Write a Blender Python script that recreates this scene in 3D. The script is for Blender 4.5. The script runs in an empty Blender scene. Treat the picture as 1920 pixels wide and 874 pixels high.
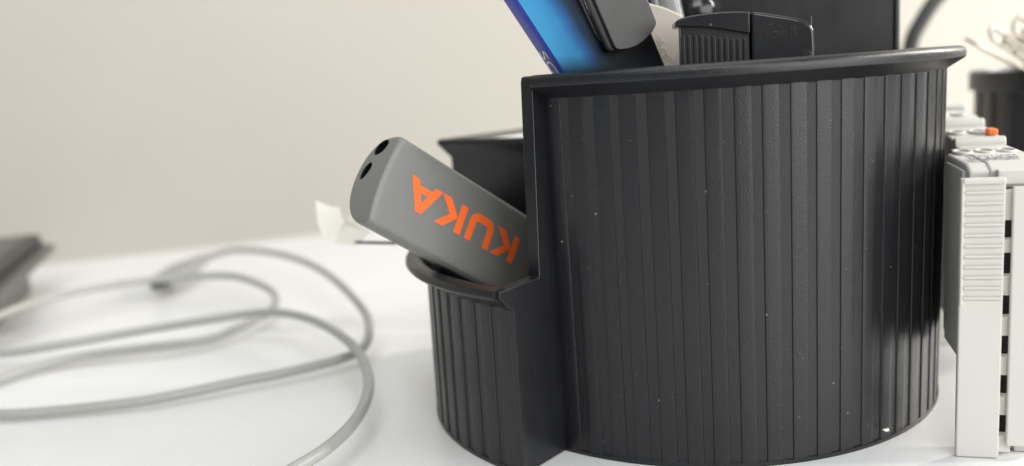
import bpy, bmesh, math, random
from mathutils import Vector, Matrix
random.seed(7)
S = 0.01                      # every number below is in centimetres
sc = bpy.context.scene
COL = sc.collection
R = math.radians

# ------------------------------------------------------------------ camera
cam_d = bpy.data.cameras.new('camera')
cam = bpy.data.objects.new('camera', cam_d)
COL.objects.link(cam)
sc.camera = cam
P_, RO_ = R(10.0), R(4.0)
fw = Vector((0, math.cos(P_), -math.sin(P_)))
up0 = Vector((0, math.sin(P_), math.cos(P_)))
X_ = Vector((1, 0, 0))
right = X_ * math.cos(RO_) - up0 * math.sin(RO_)
up = X_ * math.sin(RO_) + up0 * math.cos(RO_)
m = Matrix((right, up, -fw)).transposed().to_4x4()
m.translation = Vector((0, 0, 10 * S))
cam.matrix_world = m
cam_d.sensor_width = 36
cam_d.lens = 36 * 1660 / 1920
cam_d.clip_start = 0.005
cam_d.clip_end = 20
cam_d.dof.use_dof = True
cam_d.dof.focus_distance = 22.0 * S
cam_d.dof.aperture_fstop = 6.6

# ------------------------------------------------------------------ world and lamps (indoor room light)
w = bpy.data.worlds.new('World')
sc.world = w
w.use_nodes = True
bg = w.node_tree.nodes['Background']
bg.inputs[0].default_value = (0.86, 0.93, 1.0, 1)
bg.inputs[1].default_value = 0.25


def area(name, loc, target, sx, sy, power, color):
    d = bpy.data.lights.new(name, 'AREA')
    d.shape = 'RECTANGLE'
    d.size, d.size_y = sx * S, sy * S
    d.energy = power
    d.color = color
    o = bpy.data.objects.new(name, d)
    COL.objects.link(o)
    o.location = Vector(loc) * S
    dirv = (Vector(target) - Vector(loc)).normalized()
    o.rotation_euler = dirv.to_track_quat('-Z', 'Y').to_euler()
    return o


area('window_light', (125, -110, 50), (7, 22, 6), 190, 100, 22.5, (1.0, 0.99, 0.975))
for xx, yy, zz, pw in ((150, 4, 84, 9.0), (135, 74, 62, 12.0)):
    area('ceiling_panel', (xx, yy, zz), (0, 26, 0), 6, 50, pw, (1.0, 0.945, 0.87))
area('ceiling_panel', (10, 12, 180), (5, 22, 0), 150, 80, 9.5, (0.88, 0.95, 1.0))
area('ceiling_panel', (5, -110, 115), (0, 25, 3), 110, 40, 9.0, (1.0, 0.97, 0.93))

sc.render.engine = 'CYCLES'
sc.cycles.use_denoising = True
try:
    sc.cycles.denoiser = 'OPENIMAGEDENOISE'
except Exception:
    pass
sc.view_settings.view_transform = 'Standard'
sc.view_settings.look = 'None'
sc.view_settings.exposure = 0.24
sc.view_settings.gamma = 1.0


# ------------------------------------------------------------------ materials
def new_mat(name):
    mt = bpy.data.materials.new(name)
    mt.use_nodes = True
    nt = mt.node_tree
    return mt, nt, nt.nodes['Principled BSDF']


def srgb(r, g, b):
    f = lambda c: (c / 255 / 12.92) if c / 255 <= 0.04045 else ((c / 255 + 0.055) / 1.055) ** 2.4
    return (f(r), f(g), f(b), 1)


def plastic(name, col, rough=0.4, bump=0.0, bscale=2500, var=0.15, dust=0.0, spec=0.5, rvar=0.12, bdist=0.0002, sss=0.0):
    mt, nt, b = new_mat(name)
    N, L = nt.nodes, nt.links
    tc = N.new('ShaderNodeTexCoord')
    src = N.new('ShaderNodeNewGeometry').outputs['Position'] if dust > 0 else tc.outputs['Object']
    b.inputs['Specular IOR Level'].default_value = spec
    n1 = N.new('ShaderNodeTexNoise')
    n1.inputs['Scale'].default_value = 90
    n1.inputs['Detail'].default_value = 6
    L.new(src, n1.inputs['Vector'])
    mix = N.new('ShaderNodeMix'); mix.data_type = 'RGBA'
    mix.inputs[6].default_value = tuple(c * (1 - var) for c in col[:3]) + (1,)
    mix.inputs[7].default_value = tuple(min(1, c * (1 + var)) for c in col[:3]) + (1,)
    L.new(n1.outputs['Fac'], mix.inputs[0])
    cur = mix.outputs[2]
    mr = N.new('ShaderNodeMapRange')
    mr.inputs[3].default_value = rough - rvar
    mr.inputs[4].default_value = rough + rvar
    if dust > 0.4:
        mpg = N.new('ShaderNodeMapping'); mpg.inputs['Scale'].default_value = (1, 1, 0.05)
        L.new(src, mpg.inputs['Vector'])
        n4 = N.new('ShaderNodeTexNoise'); n4.inputs['Scale'].default_value = 420; n4.inputs['Detail'].default_value = 4
        L.new(mpg.outputs[0], n4.inputs['Vector'])
        av = N.new('ShaderNodeMath'); av.operation = 'MULTIPLY_ADD'; av.inputs[1].default_value = 0.6; 
        L.new(n4.outputs['Fac'], av.inputs[0])
        hf = N.new('ShaderNodeMath'); hf.operation = 'MULTIPLY_ADD'; hf.inputs[1].default_value = 0.9; hf.inputs[2].default_value = -0.25
        L.new(n1.outputs['Fac'], hf.inputs[0]); L.new(hf.outputs[0], av.inputs[2])
        L.new(av.outputs[0], mr.inputs[0])
    else:
        L.new(n1.outputs['Fac'], mr.inputs[0])
    L.new(mr.outputs[0], b.inputs['Roughness'])
    if dust > 0:
        vo = N.new('ShaderNodeTexVoronoi')
        vo.inputs['Scale'].default_value = 230
        nd = N.new('ShaderNodeTexNoise')
        nd.inputs['Scale'].default_value = 1300
        va = N.new('ShaderNodeVectorMath'); va.operation = 'MULTIPLY_ADD'
        va.inputs[1].default_value = (0.0006,) * 3
        L.new(src, nd.inputs['Vector'])
        L.new(nd.outputs['Color'], va.inputs[0])
        L.new(src, va.inputs[2])
        L.new(va.outputs[0], vo.inputs['Vector'])
        lt = N.new('ShaderNodeMapRange')
        lt.inputs[1].default_value = 0.07
        lt.inputs[2].default_value = 0.03
        L.new(vo.outputs['Distance'], lt.inputs[0])
        sep = N.new('ShaderNodeSeparateColor')
        L.new(vo.outputs['Color'], sep.inputs[0])
        gt = N.new('ShaderNodeMapRange')
        gt.inputs[1].default_value = 1 - dust
        gt.inputs[2].default_value = 1.0
        L.new(sep.outputs[0], gt.inputs[0])
        mu = N.new('ShaderNodeMath'); mu.operation = 'MULTIPLY'
        L.new(lt.outputs[0], mu.inputs[0]); L.new(gt.outputs[0], mu.inputs[1])
        mx = N.new('ShaderNodeMix'); mx.data_type = 'RGBA'
        mx.inputs[7].default_value = (0.33, 0.32, 0.30, 1)
        L.new(mu.outputs[0], mx.inputs[0]); L.new(cur, mx.inputs[6])
        cur = mx.outputs[2]
    L.new(cur, b.inputs['Base Color'])
    if bump > 0:
        n2 = N.new('ShaderNodeTexNoise')
        n2.inputs['Scale'].default_value = bscale
        n2.inputs['Detail'].default_value = 3
        L.new(src, n2.inputs['Vector'])
        bp = N.new('ShaderNodeBump')
        bp.inputs['Strength'].default_value = bump
        bp.inputs['Distance'].default_value = bdist
        L.new(n2.outputs['Fac'], bp.inputs['Height'])
        L.new(bp.outputs[0], b.inputs['Normal'])
    if sss:
        b.inputs['Subsurface Weight'].default_value = sss
        b.inputs['Subsurface Radius'].default_value = (0.002, 0.0018, 0.0014)
        b.inputs['Subsurface Scale'].default_value = 1.0
    return mt


M = {}
M['black'] = plastic('black_grained_plastic', (0.0085, 0.0091, 0.0108), 0.34, bump=0.7, bscale=2200, var=0.25, dust=0.5, bdist=0.00012)
M['black_smooth'] = plastic('black_satin_plastic', (0.0085, 0.0091, 0.0108), 0.36, bump=0.06, bscale=1500, var=0.2, dust=0.5)
M['black_gloss'] = plastic('black_glossy_plastic', (0.014, 0.014, 0.015), 0.2, bump=0.05, bscale=700, dust=0.3, rvar=0.08)
M['black_print'] = plastic('black_matt_print', (0.006, 0.006, 0.007), 0.5, dust=0.15, spec=0.25)
M['grey_clip'] = plastic('dark_grey_worn_plastic', (0.035, 0.0345, 0.034), 0.42, bump=0.05, bscale=300, var=0.22, dust=0.4)
M['usb'] = plastic('soft_grey_plastic', srgb(117, 117, 114), 0.38, bump=0.03, bscale=1800, var=0.03, rvar=0.05)
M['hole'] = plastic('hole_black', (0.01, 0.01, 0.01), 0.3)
M['orange'] = plastic('orange_print', (1.0, 0.155, 0.022, 1), 0.5, var=0.02)
M['orange_plastic'] = plastic('orange_plastic', (0.9, 0.17, 0.02, 1), 0.4, var=0.03)
M['beige'] = plastic('light_beige_plastic', srgb(204, 202, 196), 0.42, bump=0.05, bscale=900, var=0.03)
M['plate'] = plastic('pale_pinkish_plastic', srgb(190, 182, 172), 0.45, bump=0.2, bscale=700, var=0.05)
M['cable'] = plastic('pale_grey_cable_sheath', srgb(163, 163, 159), 0.34, var=0.04)
M['plug'] = plastic('grey_plug_plastic', srgb(150, 150, 148), 0.35, var=0.05)
M['plug_dark'] = plastic('dark_plug_plastic', srgb(112, 112, 110), 0.4, var=0.05)
M['dock'] = plastic('dark_grey_device_plastic', srgb(92, 91, 88), 0.45, var=0.06)
M['dock_edge'] = plastic('charcoal_rubber', srgb(58, 58, 57), 0.5, var=0.06)
M['paper'] = plastic('white_paper', (0.86, 0.85, 0.82), 0.85, var=0.02, bump=0.1, bscale=800)
M['cream'] = plastic('cream_paper', (0.92, 0.88, 0.78), 0.8, var=0.03, bump=0.1, bscale=500)
M['black_cable'] = plastic('black_cable_sheath', (0.03, 0.03, 0.032), 0.4)
M['blue'] = plastic('blue_gloss_print', srgb(44, 58, 166), 0.4, var=0.1, rvar=0.08, spec=0.25)
M['white_print'] = plastic('white_print', (0.8, 0.8, 0.78), 0.5, var=0.02)
M['blue_grey_print'] = plastic('blue_grey_print', srgb(104, 114, 124), 0.5, var=0.02)
M['lint'] = plastic('pale_lint', (0.26, 0.25, 0.24), 0.9)

mt, nt, b = new_mat('steel_wire')
b.inputs['Base Color'].default_value = (0.42, 0.39, 0.33, 1)
b.inputs['Metallic'].default_value = 1.0
b.inputs['Roughness'].default_value = 0.33
M['steel'] = mt
M['grey_metal'] = plastic('satin_grey_paint', srgb(118, 118, 120), 0.3, var=0.05, spec=0.35)

# table: white laminate, very slight mottling and marks
mt, nt, b = new_mat('white_laminate')
N, L = nt.nodes, nt.links
tc = N.new('ShaderNodeTexCoord')
n1 = N.new('ShaderNodeTexNoise'); n1.inputs['Scale'].default_value = 22; n1.inputs['Detail'].default_value = 8
L.new(tc.outputs['Object'], n1.inputs['Vector'])
cr = N.new('ShaderNodeValToRGB')
cr.color_ramp.elements[0].position = 0.3; cr.color_ramp.elements[0].color = (0.79, 0.79, 0.79, 1)
cr.color_ramp.elements[1].position = 0.7; cr.color_ramp.elements[1].color = (0.83, 0.83, 0.825, 1)
L.new(n1.outputs['Fac'], cr.inputs[0])
vo = N.new('ShaderNodeTexVoronoi'); vo.inputs['Scale'].default_value = 60
L.new(tc.outputs['Object'], vo.inputs['Vector'])
lt = N.new('ShaderNodeMapRange'); lt.inputs[1].default_value = 0.05; lt.inputs[2].default_value = 0.02
L.new(vo.outputs['Distance'], lt.inputs[0])
sp = N.new('ShaderNodeSeparateColor'); L.new(vo.outputs['Color'], sp.inputs[0])
gt = N.new('ShaderNodeMapRange'); gt.inputs[1].default_value = 0.8; gt.inputs[2].default_value = 1.0; gt.inputs[4].default_value = 0.5
L.new(sp.outputs[0], gt.inputs[0])
mu = N.new('ShaderNodeMath'); mu.operation = 'MULTIPLY'
L.new(lt.outputs[0], mu.inputs[0]); L.new(gt.outputs[0], mu.inputs[1])
mx = N.new('ShaderNodeMix'); mx.data_type = 'RGBA'; mx.inputs[7].default_value = (0.25, 0.22, 0.19, 1)
L.new(mu.outputs[0], mx.inputs[0]); L.new(cr.outputs[0], mx.inputs[6])
L.new(mx.outputs[2], b.inputs['Base Color'])
n3 = N.new('ShaderNodeTexNoise'); n3.inputs['Scale'].default_value = 35; n3.inputs['Detail'].default_value = 7; n3.inputs['Distortion'].default_value = 0.6
L.new(tc.outputs['Object'], n3.inputs['Vector'])
rr = N.new('ShaderNodeMapRange'); rr.inputs[1].default_value = 0.3; rr.inputs[2].default_value = 0.7; rr.inputs[3].default_value = 0.27; rr.inputs[4].default_value = 0.36
L.new(n3.outputs['Fac'], rr.inputs[0]); L.new(rr.outputs[0], b.inputs['Roughness'])
M['table'] = mt

mt, nt, b = new_mat('cream_wall_paint')
N, L = nt.nodes, nt.links
tc = N.new('ShaderNodeTexCoord')
n1 = N.new('ShaderNodeTexNoise'); n1.inputs['Scale'].default_value = 6; n1.inputs['Detail'].default_value = 5
L.new(tc.outputs['Object'], n1.inputs['Vector'])
cr = N.new('ShaderNodeValToRGB')
cr.color_ramp.elements[0].position = 0.3; cr.color_ramp.elements[0].color = (0.475, 0.45, 0.40, 1)
cr.color_ramp.elements[1].position = 0.7; cr.color_ramp.elements[1].color = (0.50, 0.472, 0.425, 1)
L.new(n1.outputs['Fac'], cr.inputs[0])
L.new(cr.outputs[0], b.inputs['Base Color'])
b.inputs['Roughness'].default_value = 0.85
n2 = N.new('ShaderNodeTexNoise'); n2.inputs['Scale'].default_value = 400
L.new(tc.outputs['Object'], n2.inputs['Vector'])
bp = N.new('ShaderNodeBump'); bp.inputs['Strength'].default_value = 0.15; bp.inputs['Distance'].default_value = 0.0005
L.new(n2.outputs['Fac'], bp.inputs['Height']); L.new(bp.outputs[0], b.inputs['Normal'])
M['wall'] = mt

# cyan-to-black printed face of the flat case
mt, nt, b = new_mat('cyan_black_print')
N, L = nt.nodes, nt.links
tc = N.new('ShaderNodeTexCoord')
sx = N.new('ShaderNodeSeparateXYZ'); L.new(tc.outputs['Object'], sx.inputs[0])
nz = N.new('ShaderNodeTexNoise'); nz.inputs['Scale'].default_value = 130; nz.inputs['Detail'].default_value = 4
L.new(tc.outputs['Object'], nz.inputs['Vector'])
# distance from the left print edge: x + 0.62*(z-10.1) in cm
ma = N.new('ShaderNodeMath'); ma.operation = 'MULTIPLY_ADD'; ma.inputs[1].default_value = 0.615
L.new(sx.outputs['Z'], ma.inputs[0]); L.new(sx.outputs['X'], ma.inputs[2])
mb = N.new('ShaderNodeMath'); mb.operation = 'MULTIPLY_ADD'; mb.inputs[1].default_value = 0.0026
L.new(nz.outputs['Fac'], mb.inputs[0]); L.new(ma.outputs[0], mb.inputs[2])
rm = N.new('ShaderNodeMapRange'); rm.inputs[1].default_value = 0.0005; rm.inputs[2].default_value = 0.0175
L.new(mb.outputs[0], rm.inputs[0])
cr = N.new('ShaderNodeValToRGB')
e = cr.color_ramp.elements
e[0].position = 0.0; e[0].color = srgb(56, 136, 182)
e[1].position = 1.0; e[1].color = (0.006, 0.006, 0.008, 1)
for p, c in ((0.42, srgb(50, 126, 174)), (0.58, srgb(38, 92, 146)), (0.74, srgb(30, 50, 74))):
    x = e.new(p); x.color = c
L.new(rm.outputs[0], cr.inputs[0])
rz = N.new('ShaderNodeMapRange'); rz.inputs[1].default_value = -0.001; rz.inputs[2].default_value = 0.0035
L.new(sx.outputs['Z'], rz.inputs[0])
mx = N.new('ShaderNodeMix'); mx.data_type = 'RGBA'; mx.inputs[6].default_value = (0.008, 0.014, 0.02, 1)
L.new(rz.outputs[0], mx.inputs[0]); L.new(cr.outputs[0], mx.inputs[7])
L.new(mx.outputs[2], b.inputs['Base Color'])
b.inputs['Roughness'].default_value = 0.42
b.inputs['Specular IOR Level'].default_value = 0.1
M['cyan'] = mt


# ------------------------------------------------------------------ mesh helpers
def finish(name, bm, mat, parent=None, loc=(0, 0, 0), smooth=35, bevel=0, seg=2, mats=None):
    me = bpy.data.meshes.new(name)
    bmesh.ops.recalc_face_normals(bm, faces=bm.faces[:])
    for v in bm.verts:
        v.co *= S
    if smooth:
        for f in bm.faces:
            f.smooth = True
    bm.to_mesh(me); bm.free()
    if smooth:
        me.set_sharp_from_angle(angle=R(smooth))
    for x in (mats or [mat]):
        me.materials.append(M[x])
    o = bpy.data.objects.new(name, me)
    COL.objects.link(o)
    o.parent = parent
    o.location = Vector(loc) * S
    if bevel:
        bv = o.modifiers.new('bevel', 'BEVEL')
        bv.width = bevel * S; bv.segments = seg; bv.limit_method = 'ANGLE'; bv.angle_limit = R(40)
        bv.harden_normals = False
    return o


def thing(name, loc, label, cat, group=None, rz=0):
    o = bpy.data.objects.new(name, None)
    o.empty_display_size = 0.01
    COL.objects.link(o)
    o.location = Vector(loc) * S
    o.rotation_euler.z = rz
    return tag(o, label, cat, group)


def tag(o, label, cat, group=None):
    o['label'] = label; o['category'] = cat
    if group:
        o['group'] = group
    return o


def add_box(bm, lo, hi, mat_i=0):
    vs = [bm.verts.new((x, y, z)) for z in (lo[2], hi[2]) for y in (lo[1], hi[1]) for x in (lo[0], hi[0])]
    for f in ((0, 1, 3, 2), (4, 6, 7, 5), (0, 4, 5, 1), (2, 3, 7, 6), (0, 2, 6, 4), (1, 5, 7, 3)):
        bm.faces.new([vs[i] for i in f]).material_index = mat_i
    return bm


def box(lo, hi):
    return add_box(bmesh.new(), lo, hi)


def add_prism(bm, pts, fn0, fn1):
    """pts: 2-D outline; fn0 / fn1 map (a, b) to the two end caps"""
    A = [bm.verts.new(fn0(*p)) for p in pts]
    B = [bm.verts.new(fn1(*p)) for p in pts]
    n = len(pts)
    bm.faces.new(A); bm.faces.new(B[::-1])
    for i in range(n):
        bm.faces.new((A[i], B[i], B[(i + 1) % n], A[(i + 1) % n]))
    return bm


def sweep(profile, a0, a1, n, c=(0, 0), full=False):
    """closed (r, z) profile swept round a vertical axis"""
    bm = bmesh.new()
    rings = []
    cnt = n if full else n + 1
    for i in range(cnt):
        a = R(a0 + (a1 - a0) * i / n)
        rings.append([bm.verts.new((c[0] + r * math.cos(a), c[1] + r * math.sin(a), z)) for r, z in profile])
    k = len(profile)
    for i in range(n):
        p, q = rings[i], rings[(i + 1) % cnt]
        for j in range(k):
            bm.faces.new((p[j], p[(j + 1) % k], q[(j + 1) % k], q[j]))
    if not full:
        bm.faces.new(rings[0][::-1]); bm.faces.new(rings[-1])
    bmesh.ops.remove_doubles(bm, verts=bm.verts[:], dist=1e-5)
    return bm


def catmull(pts, sub=8, closed=False):
    P = [Vector(p) for p in pts]
    out = []
    n = len(P)
    rng = range(n) if closed else range(n - 1)
    for i in rng:
        if closed:
            p0, p1, p2, p3 = P[i - 1], P[i], P[(i + 1) % n], P[(i + 2) % n]
        else:
            p0, p1, p2, p3 = P[max(i - 1, 0)], P[i], P[i + 1], P[min(i + 2, n - 1)]
        for k in range(sub):
            t = k / sub
            out.append(0.5 * ((2 * p1) + (p2 - p0) * t + (2 * p0 - 5 * p1 + 4 * p2 - p3) * t * t + (3 * p1 - p0 - 3 * p2 + p3) * t ** 3))
    if not closed:
        out.append(P[-1])
    return out


def tube(bm, pts, r, n=12, closed=False):
    pts = [Vector(p) for p in pts]
    k = len(pts)
    rr = r if isinstance(r, (list, tuple)) else [r] * k
    T = []
    for i in range(k):
        a = pts[(i - 1) % k] if (closed or i > 0) else pts[i]
        b_ = pts[(i + 1) % k] if (closed or i < k - 1) else pts[i]
        T.append((b_ - a).normalized())
    nrm = Vector((0, 0, 1)) if abs(T[0].z) < 0.9 else Vector((1, 0, 0))
    nrm = (nrm - T[0] * nrm.dot(T[0])).normalized()
    rings = []
    for i in range(k):
        nrm = (nrm - T[i] * nrm.dot(T[i])).normalized()
        bn = T[i].cross(nrm)
        rings.append([bm.verts.new(pts[i] + (nrm * math.cos(2 * math.pi * j / n) + bn * math.sin(2 * math.pi * j / n)) * rr[i]) for j in range(n)])
    for i in range(k if closed else k - 1):
        p, q = rings[i], rings[(i + 1) % k]
        for j in range(n):
            bm.faces.new((p[j], p[(j + 1) % n], q[(j + 1) % n], q[j]))
    if not closed:
        bm.faces.new(rings[0][::-1]); bm.faces.new(rings[-1])
    return bm


def text_mesh(body, size, extrude=0.0, outline=0.0):
    cu = bpy.data.curves.new('lettering', 'FONT')
    cu.body = body; cu.size = size * S; cu.extrude = extrude * S
    if outline:
        cu.fill_mode = 'NONE'; cu.bevel_depth = outline * S; cu.bevel_resolution = 1
    o = bpy.data.objects.new('lettering', cu)
    COL.objects.link(o)
    dg = bpy.context.evaluated_depsgraph_get()
    me = bpy.data.meshes.new_from_object(o.evaluated_get(dg))
    bpy.data.objects.remove(o); bpy.data.curves.remove(cu)
    return me


def link_mesh(name, me, mat, parent, mw):
    me.materials.clear(); me.materials.append(M[mat])
    o = bpy.data.objects.new(name, me)
    COL.objects.link(o)
    o.parent = parent
    o.matrix_local = mw
    return o


def frame(x, y, z, loc):
    mm = Matrix((Vector(x), Vector(y), Vector(z))).transposed().to_4x4()
    mm.translation = Vector(loc) * S
    return mm


# ------------------------------------------------------------------ the setting
o = finish('table', box((-110, -45, -2.5), (120, 120, 0)), 'table', smooth=0); o['kind'] = 'structure'
wd = Vector((0.9674, 0.2532, 0))                     # along the wall
wn = Vector((-0.2532, 0.9674, 0))
w0 = Vector((-30.12, 57.14, 0))
bm = bmesh.new()
q = [w0 - wd * 140, w0 + wd * 220, w0 + wd * 220 + wn * 4, w0 - wd * 140 + wn * 4]
add_prism(bm, [(p.x, p.y) for p in q], lambda a, b_: (a, b_, -30), lambda a, b_: (a, b_, 190))
o = finish('wall', bm, 'wall', smooth=0); o['kind'] = 'structure'

# ------------------------------------------------------------------ desk organiser
OC = Vector((5.75, 27.86, 0))                        # axis of the tall cup
PC = Vector((4.78, 26.77, 0))                        # axis of the clip tray's outer wall
org = thing('desk_organizer', OC, 'large black fluted plastic desk organizer with tall pen cup and lower clip tray', 'desk organizer')

prof = [(7.17, 0.0), (7.185, 0.03), (7.185, 0.10), (7.13, 0.13), (7.24, 9.36), (7.255, 9.40), (7.70, 9.675), (7.73, 9.70), (7.737, 9.74), (7.735, 9.85), (7.72, 9.91), (7.675, 9.96), (7.61, 9.988),
        (7.53, 9.998), (7.10, 9.995), (7.02, 9.98), (6.98, 9.93), (6.94, 0.3), (0.3, 0.3), (0.3, 0.0)]
cup = finish('pen_cup', sweep(prof, 229, 365, 120), 'black', org, smooth=30)


def rib_bm(r0, r1, zt, width, h, inset=0.36):
    """one flat-topped flute standing h proud of a wall whose radius runs r0 (foot) to r1 (zt)"""
    bm = bmesh.new()
    rows = []
    for z in (0.0, 0.5 * zt, zt):
        t = z / zt
        rw = r0 + (r1 - r0) * t
        row = []
        hw = width / 2
        for a, hh in ((-hw - inset, -0.06), (-hw, h * 0.82), (-hw * 0.8, h), (-hw * 0.4, h), (0, h), (hw * 0.4, h), (hw * 0.8, h), (hw, h * 0.82), (hw + inset, -0.06)):
            aa = R(a)
            row.append(bm.verts.new(((rw + hh) * math.cos(aa), (rw + hh) * math.sin(aa), z)))
        rows.append(row)
    for i in range(2):
        for j in range(8):
            bm.faces.new((rows[i][j], rows[i][j + 1], rows[i + 1][j + 1], rows[i + 1][j]))
    return bm


first = None
for k in range(-1, 24):
    a = 236.65 + 5.27 * k
    if k == -1:
        a += 0.1
    if first is None:
        first = finish('rib', rib_bm(7.13, 7.24, 9.53, 3.05, 0.034), 'black', cup, smooth=18)
        rb = first
    else:
        rb = first.copy(); COL.objects.link(rb); rb.parent = cup
    rb.rotation_euler.z = R(a + random.uniform(-0.16, 0.16))

bm = bmesh.new()
for i in range(46):
    a0 = R(random.uniform(231, 312)); z0 = random.uniform(0.2, 9.2) if random.random() < 0.8 else random.uniform(0.2, 3)
    ln = 0.02 + 0.1 * random.random() ** 3; th = random.uniform(0, 6.28); cv = random.uniform(-0.02, 0.02)
    rr_ = 7.13 + 0.11 * z0 / 9.4 + 0.045
    P3 = []
    for t in (-0.5, -0.17, 0.17, 0.5):
        da = (ln * t * math.cos(th) - cv * (4 * t * t - 1) * math.sin(th)) / rr_
        P3.append((rr_ * math.cos(a0 + da), rr_ * math.sin(a0 + da), z0 + ln * t * math.sin(th) + cv * (4 * t * t - 1) * math.cos(th)))
    tube(bm, P3, random.uniform(0.002, 0.0045), 4)
o = finish('lint', bm, 'lint', cup); o['kind'] = 'stuff'

# radial divider: left side of the cup, right side of the tray
ca, sa = math.cos(R(229)), math.sin(R(229))
dn = Vector((-0.7547, 0.6561, 0))                    # to the left
dpoly = [(1.0, 0.05), (8.93, 0.02), (8.90, 4.31), (9.36, 4.72), (9.40, 4.80), (9.36, 4.90), (7.82, 4.93), (7.63, 9.84), (7.59, 9.955), (7.48, 9.985), (6.9, 9.985), (6.4, 9.5), (1.0, 9.5)]
bm = bmesh.new()
add_prism(bm, dpoly, lambda r, z: (r * ca, r * sa, z), lambda r, z: (r * ca + dn.x * 0.36, r * sa + dn.y * 0.36, z))
divider = finish('divider', bm, 'black_smooth', org, smooth=30, bevel=0.015)

# clip tray
tprof = [(7.50, 0.0), (7.515, 0.03), (7.515, 0.10), (7.46, 0.13), (7.42, 4.30), (7.44, 4.34), (7.90, 4.64), (8.0, 4.69), (8.055, 4.76), (8.05, 4.85), (8.0, 4.93), (7.9, 4.975), (7.78, 4.985),
         (7.67, 4.96), (7.57, 4.89), (7.50, 4.78), (7.30, 4.55), (7.23, 4.3), (7.16, 3.02), (3.4, 3.02), (3.4, 0.0)]
TO = PC - OC
tray = finish('clip_tray', sweep(tprof, 228.4, 146, 72), 'black', org, loc=TO, smooth=30)
first = None
for k in range(0, 15):
    a = 226.35 - 5.4 * k
    if first is None:
        first = finish('rib', rib_bm(7.46, 7.42, 4.42, 3.1, 0.042), 'black', tray, smooth=18); rb = first
    else:
        rb = first.copy(); COL.objects.link(rb); rb.parent = tray
    rb.rotation_euler.z = R(a)

# square note box behind the tray
fd = Vector((2.8, -2.1, 0)).normalized(); bd = Vector((2.5, 2.45, 0)).normalized()
c0 = Vector((-2.38, 31.0, 0)) - OC


def ring(bm, ins, z):
    L1 = 4.4
    pts = [c0 + fd * ins + bd * ins, c0 + fd * (L1 - ins) + bd * ins, c0 + fd * (L1 - ins) + bd * (L1 - ins), c0 + fd * ins + bd * (L1 - ins)]
    return [bm.verts.new((p.x, p.y, z)) for p in pts]


bm = bmesh.new()
rg = [ring(bm, i, z) for i, z in ((0.36, 0), (0.29, 7.36), (0.04, 7.78), (0.0, 7.84), (0.0, 7.97), (0.05, 8.02), (0.30, 8.02), (0.36, 7.97), (0.62, 7.2), (0.66, 0.5))]
for p, q in zip(rg, rg[1:]):
    for j in range(4):
        bm.faces.new((p[j], p[(j + 1) % 4], q[(j + 1) % 4], q[j]))
bm.faces.new(rg[0]); bm.faces.new(rg[-1][::-1])
finish('note_box', bm, 'black_smooth', org, smooth=30)

# tall flat back compartment wall standing behind the cup, with a thin flange
bm = add_box(bmesh.new(), (5.9 - OC.x, 28.25, 0.3), (12.38 - OC.x, 28.5, 15.5))
for v in bm.verts:
    v.co.y -= OC.y
for v in bm.verts:
    v.co.y -= (v.co.x - (12.38 - OC.x)) * 0.13
finish('back_panel', bm, 'black_smooth', org, smooth=0, bevel=0.03)
bm = add_box(bmesh.new(), (12.38 - OC.x, 28.15 - OC.y, 9.93), (12.52 - OC.x, 28.62 - OC.y, 15.5))
finish('panel_flange', bm, 'black_smooth', org, smooth=0, bevel=0.03)
# low rear wall closing the round body
finish('rear_wall', sweep([(7.13, 0), (7.2, 8.4), (6.9, 8.4), (6.9, 0)], 6, 118, 40), 'black', org, smooth=30)

# ------------------------------------------------------------------ USB stick
TL = Vector((-2.6651, 22.8, 8.6591))
u = Vector((0.65442, 0.50951, -0.55869)); v = Vector((-0.3764, -0.42132, -0.82512)); z3 = u.cross(v)
usb = thing('usb_stick', TL, 'dark grey rounded USB stick with upside-down orange lettering leaning in the clip tray', 'usb stick')
usb.matrix_world = frame(u, v, z3, TL)
sec = [(0.12, 0.0), (0.7, -0.01), (1.2, -0.012), (1.7, -0.01), (2.24, 0.0), (2.37, 0.07), (2.43, 0.25), (2.33, 0.76), (2.0, 1.15), (1.4, 1.35),
       (0.63, 1.31), (0.17, 1.10), (-0.06, 0.78), (-0.11, 0.30), (-0.04, 0.07)]
sec = [(p.x, p.y) for p in catmull([Vector((a, b_, 0)) for a, b_ in sec], 5, True)]
bm = bmesh.new()
rings = []
cq, cz = 1.16, 0.66
for s_, k_ in ((0.0, 0.90), (0.006, 0.925), (0.025, 0.957), (0.055, 0.98), (0.10, 0.995), (0.18, 1.0), (2.0, 1.0), (4.0, 1.0), (6.0, 1.0), (6.12, 0.97), (6.17, 0.9)):
    rings.append([bm.verts.new((s_ - (0.10 * (1 - ((a - cq) / 1.25) ** 2) if s_ < 1 else 0), cq + (a - cq) * (1 - (1 - k_) * 1.0), cz + (b_ - cz) * (1 - (1 - k_) * 1.5))) for a, b_ in sec])
for p, q in zip(rings, rings[1:]):
    n = len(p)
    for j in range(n):
        bm.faces.new((p[j], p[(j + 1) % n], q[(j + 1) % n], q[j]))
capc = bm.verts.new((-0.105, cq, cz))
for j in range(len(rings[0])):
    bm.faces.new((rings[0][(j + 1) % len(rings[0])], rings[0][j], capc))
bm.faces.new(rings[-1])
body = finish('body', bm, 'usb', usb, smooth=40)
HOLES = ((0.235, 0.74, 0.28, 0.20, 56), (0.95, 0.93, 0.27, 0.17, 22))
cutters = []
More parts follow.
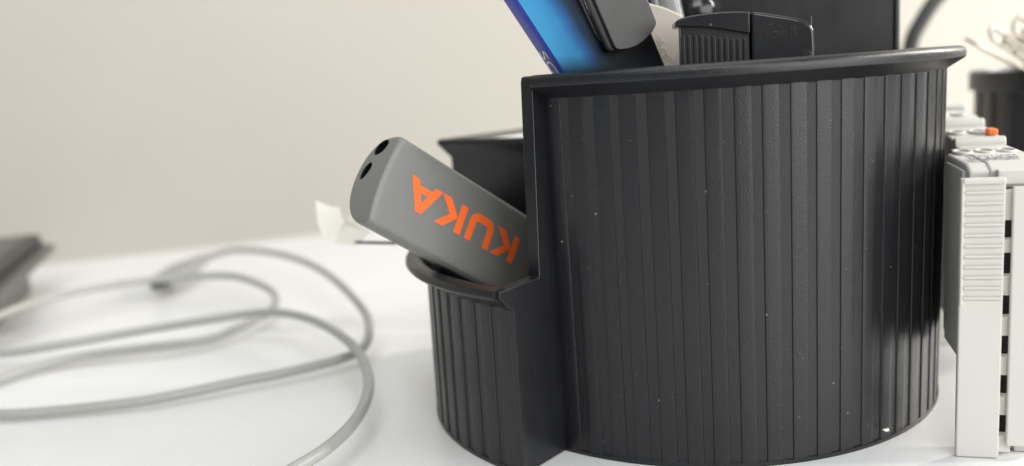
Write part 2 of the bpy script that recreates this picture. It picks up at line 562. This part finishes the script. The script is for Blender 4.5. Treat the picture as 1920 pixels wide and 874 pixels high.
for (hq, hz, ra, rb_, an) in HOLES:
    bm = bmesh.new()
    ring0 = []
    for s_ in (-0.3, 0.55):
        ring0.append([bm.verts.new((s_, hq + ra * math.cos(t) * math.cos(R(an)) - rb_ * math.sin(t) * math.sin(R(an)),
                                    hz + ra * math.cos(t) * math.sin(R(an)) + rb_ * math.sin(t) * math.cos(R(an)))) for t in [2 * math.pi * i / 24 for i in range(24)]])
    for j in range(24):
        bm.faces.new((ring0[0][j], ring0[0][(j + 1) % 24], ring0[1][(j + 1) % 24], ring0[1][j]))
    bm.faces.new(ring0[0][::-1]); bm.faces.new(ring0[1])
    cu = finish('cutter', bm, 'hole', usb)
    cutters.append(cu)
    md = body.modifiers.new('bool', 'BOOLEAN'); md.operation = 'DIFFERENCE'; md.object = cu; md.solver = 'EXACT'
dg = bpy.context.evaluated_depsgraph_get()
me = bpy.data.meshes.new_from_object(body.evaluated_get(dg))
body.modifiers.clear(); body.data = me
for c_ in cutters:
    bpy.data.objects.remove(c_)
me.set_sharp_from_angle(angle=R(40))
for i, (hq, hz, ra, rb_, an) in enumerate(HOLES):      # black liner: the shade inside each lanyard hole put into colour
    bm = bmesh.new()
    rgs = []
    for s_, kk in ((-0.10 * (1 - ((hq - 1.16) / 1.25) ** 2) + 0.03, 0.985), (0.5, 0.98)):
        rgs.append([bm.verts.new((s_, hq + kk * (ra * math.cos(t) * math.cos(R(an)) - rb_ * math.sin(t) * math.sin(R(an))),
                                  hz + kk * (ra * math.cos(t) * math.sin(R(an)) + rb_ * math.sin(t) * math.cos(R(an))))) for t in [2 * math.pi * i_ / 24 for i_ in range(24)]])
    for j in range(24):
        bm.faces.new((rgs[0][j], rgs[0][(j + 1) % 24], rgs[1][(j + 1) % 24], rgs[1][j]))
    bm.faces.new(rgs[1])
    finish('lanyard_hole_shade', bm, 'hole', usb)

LET = [
    [[[0.694, 0.709], [0.959, 0.707], [1.031, 0.848], [1.458, 0.842], [1.537, 0.700], [1.783, 0.705], [1.366, 1.523], [1.163, 1.531]], [[1.133, 1.031], [1.377, 1.018], [1.248, 1.283]]],
    [[[1.795, 0.70], [2.099, 0.690], [2.507, 1.103], [2.111, 1.515], [1.812, 1.515], [2.223, 1.118]], None],
    [[[2.500, 0.700], [2.735, 0.694], [2.738, 1.503], [2.515, 1.507]], None],
    [[[2.911, 1.496], [2.915, 0.921], [2.941, 0.803], [3.034, 0.706], [3.159, 0.676], [3.531, 0.670], [3.672, 0.702], [3.762, 0.795], [3.795, 0.901], [3.803, 1.491],
      [3.590, 1.501], [3.587, 0.997], [3.567, 0.933], [3.506, 0.889], [3.21, 0.888], [3.149, 0.922], [3.131, 0.971], [3.131, 1.503]], None],
    [[[3.900, 0.694], [4.201, 0.686], [4.574, 1.102], [4.197, 1.483], [3.905, 1.487], [4.305, 1.104]], None],
    [[[4.585, 0.687], [4.785, 0.690], [4.785, 1.483], [4.583, 1.480]], None]]
for outer, hole in LET:
    bm = bmesh.new()
    zf, zb = -0.020, -0.006
    if hole is None:
        add_prism(bm, outer, lambda a, b_: (a, b_, zf), lambda a, b_: (a, b_, zb))
    else:
        # the A: outer leg ring split into quads round its counter
        O, H = outer, hole
        polys = [[O[0], O[1], O[2], H[0], H[2], O[6], O[7]], [O[2], O[3], H[1], H[0]], [O[3], O[4], O[5], O[6], H[2], H[1]]]
        for pl in polys:
            bm.faces.new([bm.verts.new((a, b_, zf)) for a, b_ in pl])
        bmesh.ops.remove_doubles(bm, verts=bm.verts[:], dist=1e-4)
    finish('letter', bm, 'orange', usb, smooth=0)

# ------------------------------------------------------------------ things standing in the cup
P0 = Vector((1.537, 22.7, 10.094)); dx = Vector((0.9563, 0.2924, 0)); nn = Vector((0.2924, -0.9563, 0))
case = thing('flat_case', P0, 'flat case with dark blue edge and cyan-to-black face leaning left in the cup', 'plastic case')
case.matrix_world = frame(dx, nn * -1, (0, 0, 1), P0)     # local x along face, local y away from the viewer, z up
zc = 10.094
face = [(-2.55, 14.2), (-1.08, 11.839), (0.0, 10.094), (0.33, 9.56), (0.9, 9.5), (1.3, 7.6), (3.6, 7.6), (2.881, 10.049), (2.194, 11.706), (1.2, 14.2)]
bm = bmesh.new()
add_prism(bm, face, lambda a, z: (a, 0, z - zc), lambda a, z: (a, 0.78, z - zc))
finish('shell', bm, 'black_print', case, smooth=0, bevel=0.03)
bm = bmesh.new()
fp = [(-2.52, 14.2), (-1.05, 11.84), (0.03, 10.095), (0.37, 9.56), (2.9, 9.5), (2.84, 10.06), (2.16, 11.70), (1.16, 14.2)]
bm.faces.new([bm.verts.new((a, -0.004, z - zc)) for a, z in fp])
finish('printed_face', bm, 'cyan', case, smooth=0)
l0, l1 = Vector((-2.55, 0, 14.2 - zc)), Vector((0.30, 0, 9.61 - zc))
ed = (l1 - l0).normalized(); en = Vector((ed.z, 0, -ed.x))
bm = bmesh.new()                                       # blue strip round the narrow left side
prof2 = [(0.012, -0.01), (0.035, 0.03), (0.05, 0.2), (0.055, 0.4), (0.05, 0.6), (0.035, 0.75), (0.012, 0.79), (-0.03, 0.75), (-0.03, 0.02)]
rA = [bm.verts.new(l0 + en * a + Vector((0, b_, 0))) for a, b_ in prof2]
rB = [bm.verts.new(l1 + en * a + Vector((0, b_, 0))) for a, b_ in prof2]
for j in range(len(prof2)):
    k2 = (j + 1) % len(prof2)
    bm.faces.new((rA[j], rA[k2], rB[k2], rB[j]))
bm.faces.new(rA); bm.faces.new(rB[::-1])
finish('blue_edge', bm, 'blue', case, smooth=60)
me = text_mesh('SC', 0.64, 0.004)
tx = ed; tz = en; ty = tz.cross(tx)
org_t = l0 + (l1 - l0) * ((14.2 - 10.63) / (14.2 - 9.61)) + en * 0.062 + Vector((0, 0.4, 0)) - ty * 0.21
link_mesh('lettering', me, 'white_print', case, frame(tx, ty, tz, org_t))
clip = [(-0.35, 14.4), (0.247, 12.999), (0.791, 11.718), (1.25, 10.60), (1.302, 10.513), (1.36, 10.485), (1.432, 10.474), (1.53, 10.472), (1.637, 10.481), (1.78, 10.51), (1.922, 10.558), (2.07, 10.64), (2.198, 10.741), (2.339, 10.866), (2.41, 10.97), (2.45, 11.05), (2.461, 11.11), (2.42, 11.24), (2.336, 11.459), (2.241, 11.66), (1.806, 12.963), (1.4, 14.4)]
bm = bmesh.new()
add_prism(bm, clip, lambda a, z: (a, -0.47, z - zc), lambda a, z: (a, -0.36, z - zc))
finish('clip', bm, 'grey_clip', case, smooth=30, bevel=0.025)
bm = bmesh.new()
add_prism(bm, [(a - 0.12 if a < 1.5 else a - 0.06, z - 0.035) for a, z in clip], lambda a, z: (a, -0.34, z - zc), lambda a, z: (a - 0.03, -0.18, z - zc))
finish('clip_backing', bm, 'grey_clip', case, smooth=30, bevel=0.05)
bm = bmesh.new()
rail = [(-0.50, 14.2), (0.53, 11.763), (0.93, 10.88), (1.07, 10.70), (1.10, 10.78), (0.66, 11.763), (-0.36, 14.2)]
add_prism(bm, rail, lambda a, z: (a, -0.13, z - zc), lambda a, z: (a, -0.006, z - zc))
finish('clip_rail', bm, 'grey_clip', case, smooth=30, bevel=0.02)

# black moulded case with a ribbed grip and raised letters
YB = 21.75
mc = thing('moulded_case', (6.0, YB, 8.2), 'glossy black moulded case with domed top, ribbed left side and raised letters in the cup', 'plastic case', rz=R(-7))


def mprism(name, pts, y0, y1, mat, bevel=0.03, seg=2, parent=mc):
    bm = bmesh.new()
    add_prism(bm, pts, lambda a, z: (a - 6.0, y0 - YB, z - 8.2), lambda a, z: (a - 6.0, y1 - YB, z - 8.2))
    return finish(name, bm, mat, parent, smooth=35, bevel=bevel, seg=seg)


capo = [(4.285, 10.90), (4.283, 11.0), (4.33, 11.06), (4.43, 11.105), (4.6, 11.14), (4.75, 11.158), (5.05, 11.175), (5.4, 11.178), (5.75, 11.165), (6.05, 11.14), (6.05, 10.63), (6.02, 10.625), (5.663, 10.709), (5.268, 10.799), (4.898, 10.867), (4.463, 10.896)]
mprism('cap', capo, YB - 0.02, YB + 1.15, 'black_gloss', 0.07, 3)
mprism('grip_wall', [(4.43, 8.2), (6.05, 8.2), (6.05, 10.72), (5.663, 10.76), (5.268, 10.84), (4.898, 10.9), (4.43, 10.92)], YB + 0.09, YB + 1.0, 'black_smooth', 0.02)
first = None
for i in range(11):
    x = 4.46 + i * 0.148
    if first is None:
        first = finish('grip_rib', box((-0.045, 0, 0), (0.045, 0.08, 2.50)), 'black_smooth', mc, smooth=0, bevel=0.015); rb = first
    else:
        rb = first.copy(); COL.objects.link(rb); rb.parent = mc
    rb.location = Vector((x - 6.0, 0.06, -0.02 - (0.16 if i > 7 else 0.1 if i > 5 else 0.05 if i > 3 else 0.0))) * S
head = [(6.09, 8.2), (6.09, 11.135), (6.35, 11.09), (6.605, 11.032), (6.9, 10.97), (7.141, 10.905), (7.28, 10.86), (7.36, 10.81), (7.44, 10.75), (7.49, 10.70), (7.53, 10.62), (7.547, 10.53), (7.56, 10.2), (7.56, 8.2)]
hd = mprism('head', head, YB - 0.02, YB + 1.15, 'black_gloss', 0.07, 3)
mprism('slot_insert', [(7.26, 9.9), (7.235, 10.06), (7.25, 10.15), (7.31, 10.19), (7.4, 10.14), (7.48, 10.05), (7.54, 9.9)], YB - 0.03, YB + 0.1, 'hole', 0.01)
for ch, size, px, pz in (('G', 0.50, 6.37, 10.46), ('g', 0.42, 6.72, 10.42), ('R', 0.30, 6.96, 10.50)):
    me = text_mesh(ch, size, 0.0, 0.008)
    link_mesh('raised_letter', me, 'black_gloss', mc, frame((1, 0, 0), (0, 0, 1), (0, -1, 0), (px - 6.0, -0.028, pz - 8.2)))

# pale plastic plate with embossed marks, and a satin grey pen behind it
plate = thing('plastic_plate', (4.6, 24.4, 6), 'pale beige plastic plate with embossed marks between the leaning case and the black moulded case', 'plastic plate')
bm = bmesh.new()
pp = [(3.7, 6.0), (5.6, 6.0), (5.6, 10.8), (5.28, 11.0), (4.9, 11.35), (4.5, 11.55), (3.9, 11.75), (3.2, 11.8), (3.2, 9.0)]
add_prism(bm, pp, lambda a, z: (a - 4.6, 0, z - 6), lambda a, z: (a - 4.6, 0.2, z - 6))
finish('plate', bm, 'plate', plate, smooth=30, bevel=0.05)
for i in range(16):
    a = random.uniform(0, 3.14); x = random.uniform(-0.35, 0.35); z = random.uniform(4.0, 4.75); l = random.uniform(0.06, 0.14)
    bm = bmesh.new()
    tube(bm, catmull([(x, -0.01, z), (x + l * math.cos(a) * 0.5 + 0.02, -0.02, z + l * math.sin(a) * 0.5), (x + l * math.cos(a), -0.01, z + l * math.sin(a) + 0.02)], 4), 0.009, 6)
    finish('embossed_mark', bm, 'plate', plate)

pen = thing('pen', (6.6, 24.9, 0.5), 'satin grey pen leaning left behind the pale plastic plate', 'pen')
ax0, ax1 = Vector((0, 0, 0)), Vector((-2.25, 1.0, 13.4))
bm = bmesh.new(); d = (ax1 - ax0)
tube(bm, [ax0 + d * t for t in (0, 0.02, 0.06, 0.5, 0.99, 1.0)], [0.1, 0.2, 0.46, 0.5, 0.5, 0.46], 28)
finish('barrel', bm, 'grey_metal', pen, smooth=40)
bm = bmesh.new()
tube(bm, [ax0 + d * t + Vector((-0.30, -0.42, 0)) for t in (0.72, 0.73, 0.98, 0.985)], [0.06, 0.1, 0.1, 0.06], 12)
finish('pen_clip', bm, 'grey_metal', pen, smooth=40)

mk = thing('marker', (6.2, 26.9, 0.5), 'glossy black marker with rounded ridge rising behind the moulded case', 'marker')
bm = bmesh.new()
tube(bm, [Vector((-0.55 + 0.02 * z, 0, z)) for z in (0, 0.1, 8, 10.4, 10.6, 10.9, 11.2, 11.3, 13.4, 13.6)], [0.5, 0.6, 0.62, 0.62, 0.68, 0.74, 0.74, 0.66, 0.62, 0.5], 32)
finish('barrel', bm, 'black_gloss', mk, smooth=40)
mk = thing('marker', (4.35, 25.6, 0.5), 'black rounded pen end at the top edge between the grey clip and the grey pen', 'marker')
bm = bmesh.new()
tube(bm, [Vector((0, 0, 0)), Vector((0, 0, 0.2)), Vector((-0.05, 0.3, 8.0))], [0.2, 0.3, 0.3], 24)
finish('barrel', bm, 'black_gloss', mk, smooth=40)
bm = bmesh.new()
tube(bm, [Vector((-0.05, 0.3, 8.0)), Vector((-0.1, 0.2, 11.0)), Vector((-0.11, 0.2, 11.12)), Vector((-0.13, 0.2, 13.4))], [0.12, 0.12, 0.36, 0.36], 24)
finish('cap', bm, 'black_gloss', mk, smooth=40)

bm = bmesh.new()
tube(bm, catmull([(7.512, YB - 0.06, 10.93), (7.49, YB - 0.09, 10.685), (7.315, YB - 0.07, 10.496), (7.325, YB - 0.05, 10.219), (7.376, YB - 0.045, 10.14)], 8), 0.006, 6)
tag(finish('lint_fibre', bm, 'lint'), 'fine pale lint fibre clinging to the right end of the black moulded case', 'fibre')

# white note sheets lying in the note box, the pile reaching just below its rim
nsh = thing('note_paper', (0.6, 31.0, 0.5), 'pile of white note sheets filling the black square note box', 'paper')
q0 = Vector((-2.38, 31.0, 0)) - Vector((0.6, 31.0, 0))
for i in range(7):
    bm = bmesh.new()
    jx = Vector((random.uniform(-0.05, 0.05), random.uniform(-0.05, 0.05), 0))
    cor = [q0 + jx + fd * a + bd * b_ for a, b_ in ((1.0, 0.95), (3.7, 0.95), (3.7, 3.55), (1.0, 3.55))]
    z0, z1 = (0.0, 7.14) if i == 0 else (7.14 + 0.045 * (i - 1) + 0.01, 7.14 + 0.045 * i)
    add_prism(bm, [(p.x, p.y) for p in cor], lambda a, b_: (a, b_, z0), lambda a, b_: (a, b_, z1))
    finish('sheet' if i else 'sheet_pile', bm, 'paper', nsh, smooth=0)

# folded cream tab on a thin black stick
flag = thing('paper_flag', (-5.0, 28.7, 5.0), 'small folded cream paper tab on a thin black stick jutting left from the clip tray', 'paper flag')
F0 = Vector((-5.0, 28.7, 5.0))


def sheet(name, pts, th, mat, ys=None):
    bm = bmesh.new()
    A = [bm.verts.new((p[0] - F0.x, p[1] - F0.y, p[2] - F0.z)) for p in pts]
    B = [bm.verts.new((p[0] - F0.x, p[1] - F0.y + th, p[2] - F0.z)) for p in pts]
    n = len(pts)
    bm.faces.new(A); bm.faces.new(B[::-1])
    for i in range(n):
        bm.faces.new((A[i], B[i], B[(i + 1) % n], A[(i + 1) % n]))
    bmesh.ops.triangulate(bm, faces=[f for f in bm.faces if len(f.verts) > 4])
    return finish(name, bm, mat, flag, smooth=0)


sheet('tab', [(-6.50, 29.5, 6.36), (-6.02, 29.45, 6.13), (-5.72, 29.4, 6.08), (-5.54, 29.1, 5.60), (-5.80, 28.75, 5.24), (-6.11, 28.5, 5.15), (-6.38, 28.95, 5.64)], 0.05, 'cream')
sheet('sleeve', [(-5.45, 28.75, 5.55), (-4.65, 28.7, 5.30), (-4.99, 28.55, 5.01), (-5.12, 28.5, 4.91), (-5.85, 28.5, 5.03), (-5.80, 28.6, 5.2)], 0.03, 'cream')
sheet('tab', [(-5.45, 29.0, 5.75), (-5.2, 29.0, 5.85), (-4.3, 29.1, 5.35), (-4.3, 29.0, 5.15), (-4.9, 28.9, 5.42)], 0.03, 'cream')
bm = bmesh.new()
tube(bm, [Vector(p) - F0 for p in ((-5.3, 28.62, 5.0), (-5.06, 28.56, 5.01), (-3.3, 27.6, 5.035), (-1.9, 26.9, 5.0))], 0.05, 8)
finish('stick', bm, 'black_cable', flag)

# paper scrap stuck low on the cup
bm = bmesh.new()
A = [(9.15, 21.42, 0.42), (9.33, 21.46, 0.44), (9.36, 21.50, 0.34), (9.25, 21.44, 0.36)]
vs = [bm.verts.new(p) for p in A] + [bm.verts.new((p[0], p[1] + 0.03, p[2])) for p in A]
bm.faces.new(vs[:4]); bm.faces.new(vs[4:][::-1])
for i in range(4):
    bm.faces.new((vs[i], vs[4 + i], vs[4 + (i + 1) % 4], vs[(i + 1) % 4]))
tag(finish('paper_scrap', bm, 'paper', smooth=0), 'tiny white paper scrap low on the right of the fluted black cup', 'paper scrap')

# ------------------------------------------------------------------ grey network cable
cab = thing('network_cable', (-8.5, 29.63, 0), 'pale grey network cable lying in loose loops on the white table', 'cable')
CO = Vector((-8.5, 29.63, 0))
seq = [(-17.59, 49.0, 1.05), (-16.24, 49.08, 1.4), (-14.92, 48.71, 1.5), (-12.91, 46.73, 1.6), (-10.78, 43.68, 1.7), (-8.93, 40.47, 1.7), (-7.34, 37.02, 1.6), (-6.28, 34.52, 1.4), (-5.73, 32.95, 1.2), (-5.6, 31.7, 0.8), (-5.88, 31.02, 0.55), (-6.4, 30.5, 0.5), (-7.11, 30.15, 0.45), (-8.49, 29.5, 0.4), (-9.63, 29.05, 0.4), (-11.23, 28.36, 0.35), (-12.84, 27.92, 0.3), (-15.42, 27.77, 0.25), (-17.2, 27.82, 0.25),
       (-19.3, 28.4, 0.25), (-20.3, 29.8, 0.25),
       (-19.5, 31.3, 0.3), (-18.6, 32.54, 0.35), (-17.3, 33.4, 0.4), (-15.23, 33.8, 0.45), (-13.13, 34.0, 0.5), (-12.24, 34.5, 0.5), (-11.73, 35.4, 0.5), (-11.2, 36.6, 0.55), (-10.84, 37.6, 0.6), (-10.75, 38.48, 0.8), (-11.0, 39.4, 1.0), (-11.82, 40.74, 1.1), (-13.13, 42.28, 1.2), (-14.44, 43.18, 1.25), (-16.7, 43.4, 1.3), (-18.88, 42.3, 1.4), (-20.93, 40.1, 1.5), (-22.0, 37.4, 1.5),
       (-22.4, 35.2, 1.2), (-21.9, 33.6, 1.0),
       (-19.98, 32.99, 0.9), (-17.74, 33.48, 0.95), (-15.58, 34.32, 1.0), (-12.46, 35.2, 1.1), (-10.99, 35.45, 1.15), (-9.57, 35.0, 1.2), (-7.97, 33.5, 1.2), (-6.42, 30.99, 1.2), (-5.39, 28.72, 1.15), (-4.80, 26.56, 1.1), (-4.61, 24.93, 1.0), (-4.72, 23.35, 0.9), (-5.15, 22.02, 0.8), (-5.79, 21.08, 0.7), (-7.2, 19.6, 0.5), (-9.5, 18.0, 0.3), (-13, 16.5, 0.2)]
bm = bmesh.new()
tube(bm, [p - CO for p in catmull(seq, 9)], 0.17, 14)
finish('sheath', bm, 'cable', cab, smooth=60)
# plug with its boot at the far end
pa, pb = Vector((-17.45, 48.9, 1.1)), Vector((-18.15, 44.7, 0.75))
dd = (pb - pa).normalized(); ss = dd.cross(Vector((0, 0, 1))).normalized(); uu = ss.cross(dd)


def along(bm, t0, t1, w0_, w1_, h0, h1):
    L0 = (pb - pa).length
    vs = []
    for t, w_, h in ((t0, w0_, h0), (t1, w1_, h1)):
        c = pa + dd * L0 * t - CO
        vs.append([bm.verts.new(c + ss * w_ * sx_ + uu * h * sy_) for sx_, sy_ in ((-1, -1), (1, -1), (1, 1), (-1, 1))])
    for j in range(4):
        bm.faces.new((vs[0][j], vs[0][(j + 1) % 4], vs[1][(j + 1) % 4], vs[1][j]))
    bm.faces.new(vs[0][::-1]); bm.faces.new(vs[1])
    return bm


finish('boot', along(bmesh.new(), -0.05, 0.5, 0.24, 0.5, 0.24, 0.42), 'plug', cab, smooth=0, bevel=0.06)
finish('plug', along(bmesh.new(), 0.5, 1.0, 0.56, 0.56, 0.42, 0.42), 'plug', cab, smooth=0, bevel=0.05)
finish('latch', along(bmesh.new(), 0.99, 1.1, 0.5, 0.45, 0.36, 0.25), 'plug_dark', cab, smooth=0, bevel=0.04)

# ------------------------------------------------------------------ dark device at the left edge
T0 = Vector((-26.31, 50.46, 0)); ee = Vector((0.309, -0.951, 0)); ww = Vector((-0.951, -0.309, 0))
dev = thing('flat_device', T0, 'dark grey flat desk device with an overhanging lid at the left edge', 'device')
dev.matrix_world = frame(ee, ww * -1, (0, 0, 1), T0)      # local x = towards the viewer, -y = inward


def dbox(name, e0, e1, w0_, w1_, z0, z1, mat, bv):
    return finish(name, box((e0, -w1_, z0), (e1, -w0_, z1)), mat, dev, smooth=0, bevel=bv, seg=3)


dbox('base', 1.6, 13.6, 1.26, 12, 0.0, 2.0, 'dock', 0.15)
dbox('lower_lid', 0.0, 14.4, 0.0, 13, 1.95, 2.36, 'dock', 0.15)
dbox('seam', 0.0, 14.2, 0.5, 12.8, 2.30, 2.5, 'dock_edge', 0.05)
dbox('upper_lid', -0.3, 14.3, 0.72, 13, 2.45, 3.0, 'dock_edge', 0.18)
dbox('top_panel', 0.1, 13.9, 1.3, 12.6, 2.95, 3.03, 'dock', 0.03)

# ------------------------------------------------------------------ terminal module on the right
T1 = Vector((10.55, 20.45, 0))
term = thing('terminal_module', T1, 'light beige industrial terminal module standing on edge right of the black cup', 'terminal module', rz=R(-16))


def tb(name, lo, hi, mat='beige', bv=0.05, seg=2):
    return finish(name, box(lo, hi), mat, term, smooth=0, bevel=bv, seg=seg)


top = [(10.0, 8.02), (9.5, 7.98), (7.2, 7.74), (6.9, 7.58), (4.75, 7.40), (4.4, 7.24), (0.95, 7.20), (0.52, 7.05), (0.52, 6.62)]
side = [(0.62, 0.02), (0.75, 0.0), (0.78, 1.72), (1.3, 2.1), (9.0, 2.1), (9.2, 0.0), (10.0, 0.0)] + top + [(0.62, 6.60)]
bm = bmesh.new()
add_prism(bm, side, lambda y, z: (0.72, y, z), lambda y, z: (2.0, y, z))
finish('housing', bm, 'beige', term, smooth=0, bevel=0.05)
side2 = [(0.22, 0.05), (0.44, 0.03), (0.48, 1.70), (1.3, 2.08), (3.2, 2.08), (3.2, 7.19), (0.97, 7.17), (0.54, 7.03), (0.54, 6.62), (0.22, 6.58)]
bm = bmesh.new()
add_prism(bm, side2, lambda y, z: (0.28, y, z), lambda y, z: (0.74, y, z))
finish('side_cover', bm, 'beige', term, smooth=0, bevel=0.06)
tb('side_step', (0.22, 0.95, 2.4), (0.30, 3.0, 7.0), bv=0.05)
tb('front_plate', (0, 0, 0.02), (0.953, 0.2, 6.93), bv=0.04, seg=3)
for i in range(11):
    zz = 6.60 - 0.2535 * i
    if i == 0:
        first = finish('grip_bar', box((0.07, -0.08, -0.03), (0.93, 0.02, 0.03)), 'beige', term, smooth=0, bevel=0.025); gb = first
    else:
        gb = first.copy(); COL.objects.link(gb); gb.parent = term
    gb.location = Vector((0, 0, zz)) * S
tb('grip_lip', (0.03, -0.10, 6.80), (0.94, 0.02, 6.94), bv=0.04)
tb('grip_frame', (0.0, -0.07, 3.9), (0.075, 0.02, 6.9), bv=0.03)
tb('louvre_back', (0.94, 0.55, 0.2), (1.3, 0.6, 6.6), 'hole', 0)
for z0, z1 in ((0.10, 0.52), (1.06, 1.53), (2.08, 2.54), (3.07, 3.54), (4.07, 4.55), (5.11, 5.43), (5.89, 6.6)):
    tb('louvre_bar', (0.92, 0.2, z0), (1.25, 0.5, z1), bv=0.02)
tb('front_plate', (1.12, 0.04, 0.33), (1.95, 0.18, 6.70), bv=0.04, seg=3)
tb('latch_block', (0.85, 0.32, 6.72), (2.0, 0.6, 7.06), bv=0.03)
tb('foot', (1.4, 0.5, 0.0), (1.95, 1.2, 0.5), bv=0.05)


def bar(y, z, r, x0, x1=2.0):
    bm = bmesh.new()
    tube(bm, [(x0, y, z), (x1, y, z)], r, 16)
    return finish('ridge', bm, 'beige', term, smooth=40, bevel=0.03)


bar(4.6, 7.30, 0.17, 0.72); bar(7.07, 7.62, 0.18, 0.72); bar(9.64, 7.94, 0.18, 0.72)
tb('ridge_shade', (0.9, 9.2, 7.93), (1.9, 9.45, 8.0), 'plug', 0)  # shading in front of the last ridge, put in as a grey strip


def oval(y, z, x, ry=0.42, rx=0.2):
    bm = bmesh.new()
    pts = [Vector((x + rx * math.cos(t), y + ry * math.sin(t), z + 0.0)) for t in [2 * math.pi * i / 20 for i in range(20)]]
    tube(bm, pts, 0.05, 8, True)
    finish('terminal_opening', bm, 'beige', term, smooth=60)
    bm = bmesh.new()
    bm.faces.new([bm.verts.new(p + Vector((0, 0, 0.012))) for p in pts])
    finish('pit_shade', bm, 'plug', term, smooth=0)  # flat grey face, no recess: the pit's shade is put into its colour


for x in (0.62, 1.15, 1.66):
    oval(3.05, 7.22, x)
for x in (1.0, 1.55):
    oval(5.8, 7.50, x, 0.36)
    oval(8.3, 7.86, x, 0.36)
tb('marker_groove', (0.5, 3.75, 7.19), (1.2, 3.85, 7.235), 'plug', 0)
me = text_mesh('BECKHOFF', 1.0, 0.002)
for vv in me.vertices:
    vv.co.x *= 0.235
sl = Vector((0, 1.0, 0.045)).normalized()
link_mesh('lettering', me, 'blue_grey_print', term, frame((1, 0, 0), sl, Vector((1, 0, 0)).cross(sl), (0.42, 1.15, 7.225)))
tb('release_lever', (1.66, 5.0, 7.45), (1.93, 5.45, 7.64), 'orange_plastic', 0.06)

# ------------------------------------------------------------------ paper clip pot behind it
PO = Vector((22.9, 34.5, 0.12))
pot = thing('clip_pot', PO, 'round black fluted pot full of paper clips behind the beige terminal module', 'pot')
pprof = [(4.0, 0), (4.06, 7.95), (4.12, 8.02), (4.32, 8.06), (4.34, 8.12), (4.34, 8.72), (4.28, 8.80), (4.1, 8.82), (3.95, 8.80), (3.88, 8.7), (3.84, 7.6), (3.84, 0.4), (0.2, 0.4), (0.2, 0)]
pw = finish('pot_wall', sweep(pprof, 0, 360, 72, full=True), 'black', pot, smooth=30)
first = None
for k in range(24):
    if first is None:
        first = finish('rib', rib_bm(4.0, 4.06, 8.03, 8.2, 0.06, 0.6), 'black', pw, smooth=18); rb = first
    else:
        rb = first.copy(); COL.objects.link(rb); rb.parent = pw
    rb.rotation_euler.z = R(15 * k)
finish('clip_platform', sweep([(3.8, 8.3), (3.8, 8.45), (0.1, 8.7), (0.1, 8.3)], 0, 360, 48, full=True), 'black_smooth', pot, smooth=30)


def clip_bm():
    pts = [(0.9, 0.0), (-1.3, 0.0), (-1.55, 0.12), (-1.65, 0.34), (-1.55, 0.56), (-1.3, 0.68), (1.1, 0.68), (1.38, 0.58), (1.48, 0.36), (1.38, 0.16), (1.1, 0.08), (-0.7, 0.1), (-0.9, 0.2), (-0.96, 0.34), (-0.9, 0.48), (-0.7, 0.56), (0.7, 0.56)]
    bm = bmesh.new()
    tube(bm, catmull([(a, b_ - 0.34, 0.02 * math.sin(a * 2)) for a, b_ in pts], 4), 0.065, 8)
    return bm


CL = [(18.5, 33.0, 9.38, -28, 0, 10), (19.35, 33.2, 9.55, -33, 35, 8), (19.9, 32.6, 9.25, -27, 5, -8), (20.3, 33.6, 9.75, -36, 60, 15), (21.0, 33.0, 9.85, -40, 20, 5), (20.9, 34.6, 9.5, -25, 70, 30), (22.3, 33.4, 9.7, -30, 40, -20), (23.0, 34.5, 9.6, 30, 20, 15)]
WHERE = ['paper clip jutting furthest left over the rim of the black pot', 'paper clip tilted up just right of the leftmost clip on the pot',
         'paper clip lying low on the front rim of the black pot', 'steep paper clip standing edge-on among the clips on the pot',
         'topmost paper clip rising above the pot at the right photo edge', 'paper clip half buried at the back of the black pot',
         'paper clip at the middle of the pile on the black pot', 'paper clip leaning to the right on the far side of the pot']
first = None
for (x, y, z, tilt, roll, yaw), lb in zip(CL, WHERE):
    if first is None:
        first = finish('paper_clip', clip_bm(), 'steel', smooth=60); c = first
    else:
        c = first.copy(); COL.objects.link(c)
    c.location = Vector((x, y, z)) * S
    c.rotation_euler = (Matrix.Rotation(R(yaw), 3, 'Z') @ Matrix.Rotation(R(-tilt), 3, 'Y') @ Matrix.Rotation(R(roll + 20), 3, 'X')).to_euler()
    tag(c, 'silver ' + lb, 'paper clip', 'paper clips on the black pot')

# black cable arching up behind
bm = bmesh.new()
tube(bm, catmull([(13, 52, 0.36), (16.5, 49, 0.6), (19.6, 46, 3.5), (20.2, 45, 8), (20.55, 45, 10.2), (21.0, 45, 11.2), (21.95, 45, 12.5), (23.4, 45, 13.6), (25, 46, 14.2), (29, 47, 11), (31, 49, 4), (33, 52, 0.5), (38, 55, 0.36)], 10), 0.36, 14)
tag(finish('black_cable', bm, 'black_cable', smooth=60), 'thick black cable arching upward behind the black cup, out of focus', 'cable')
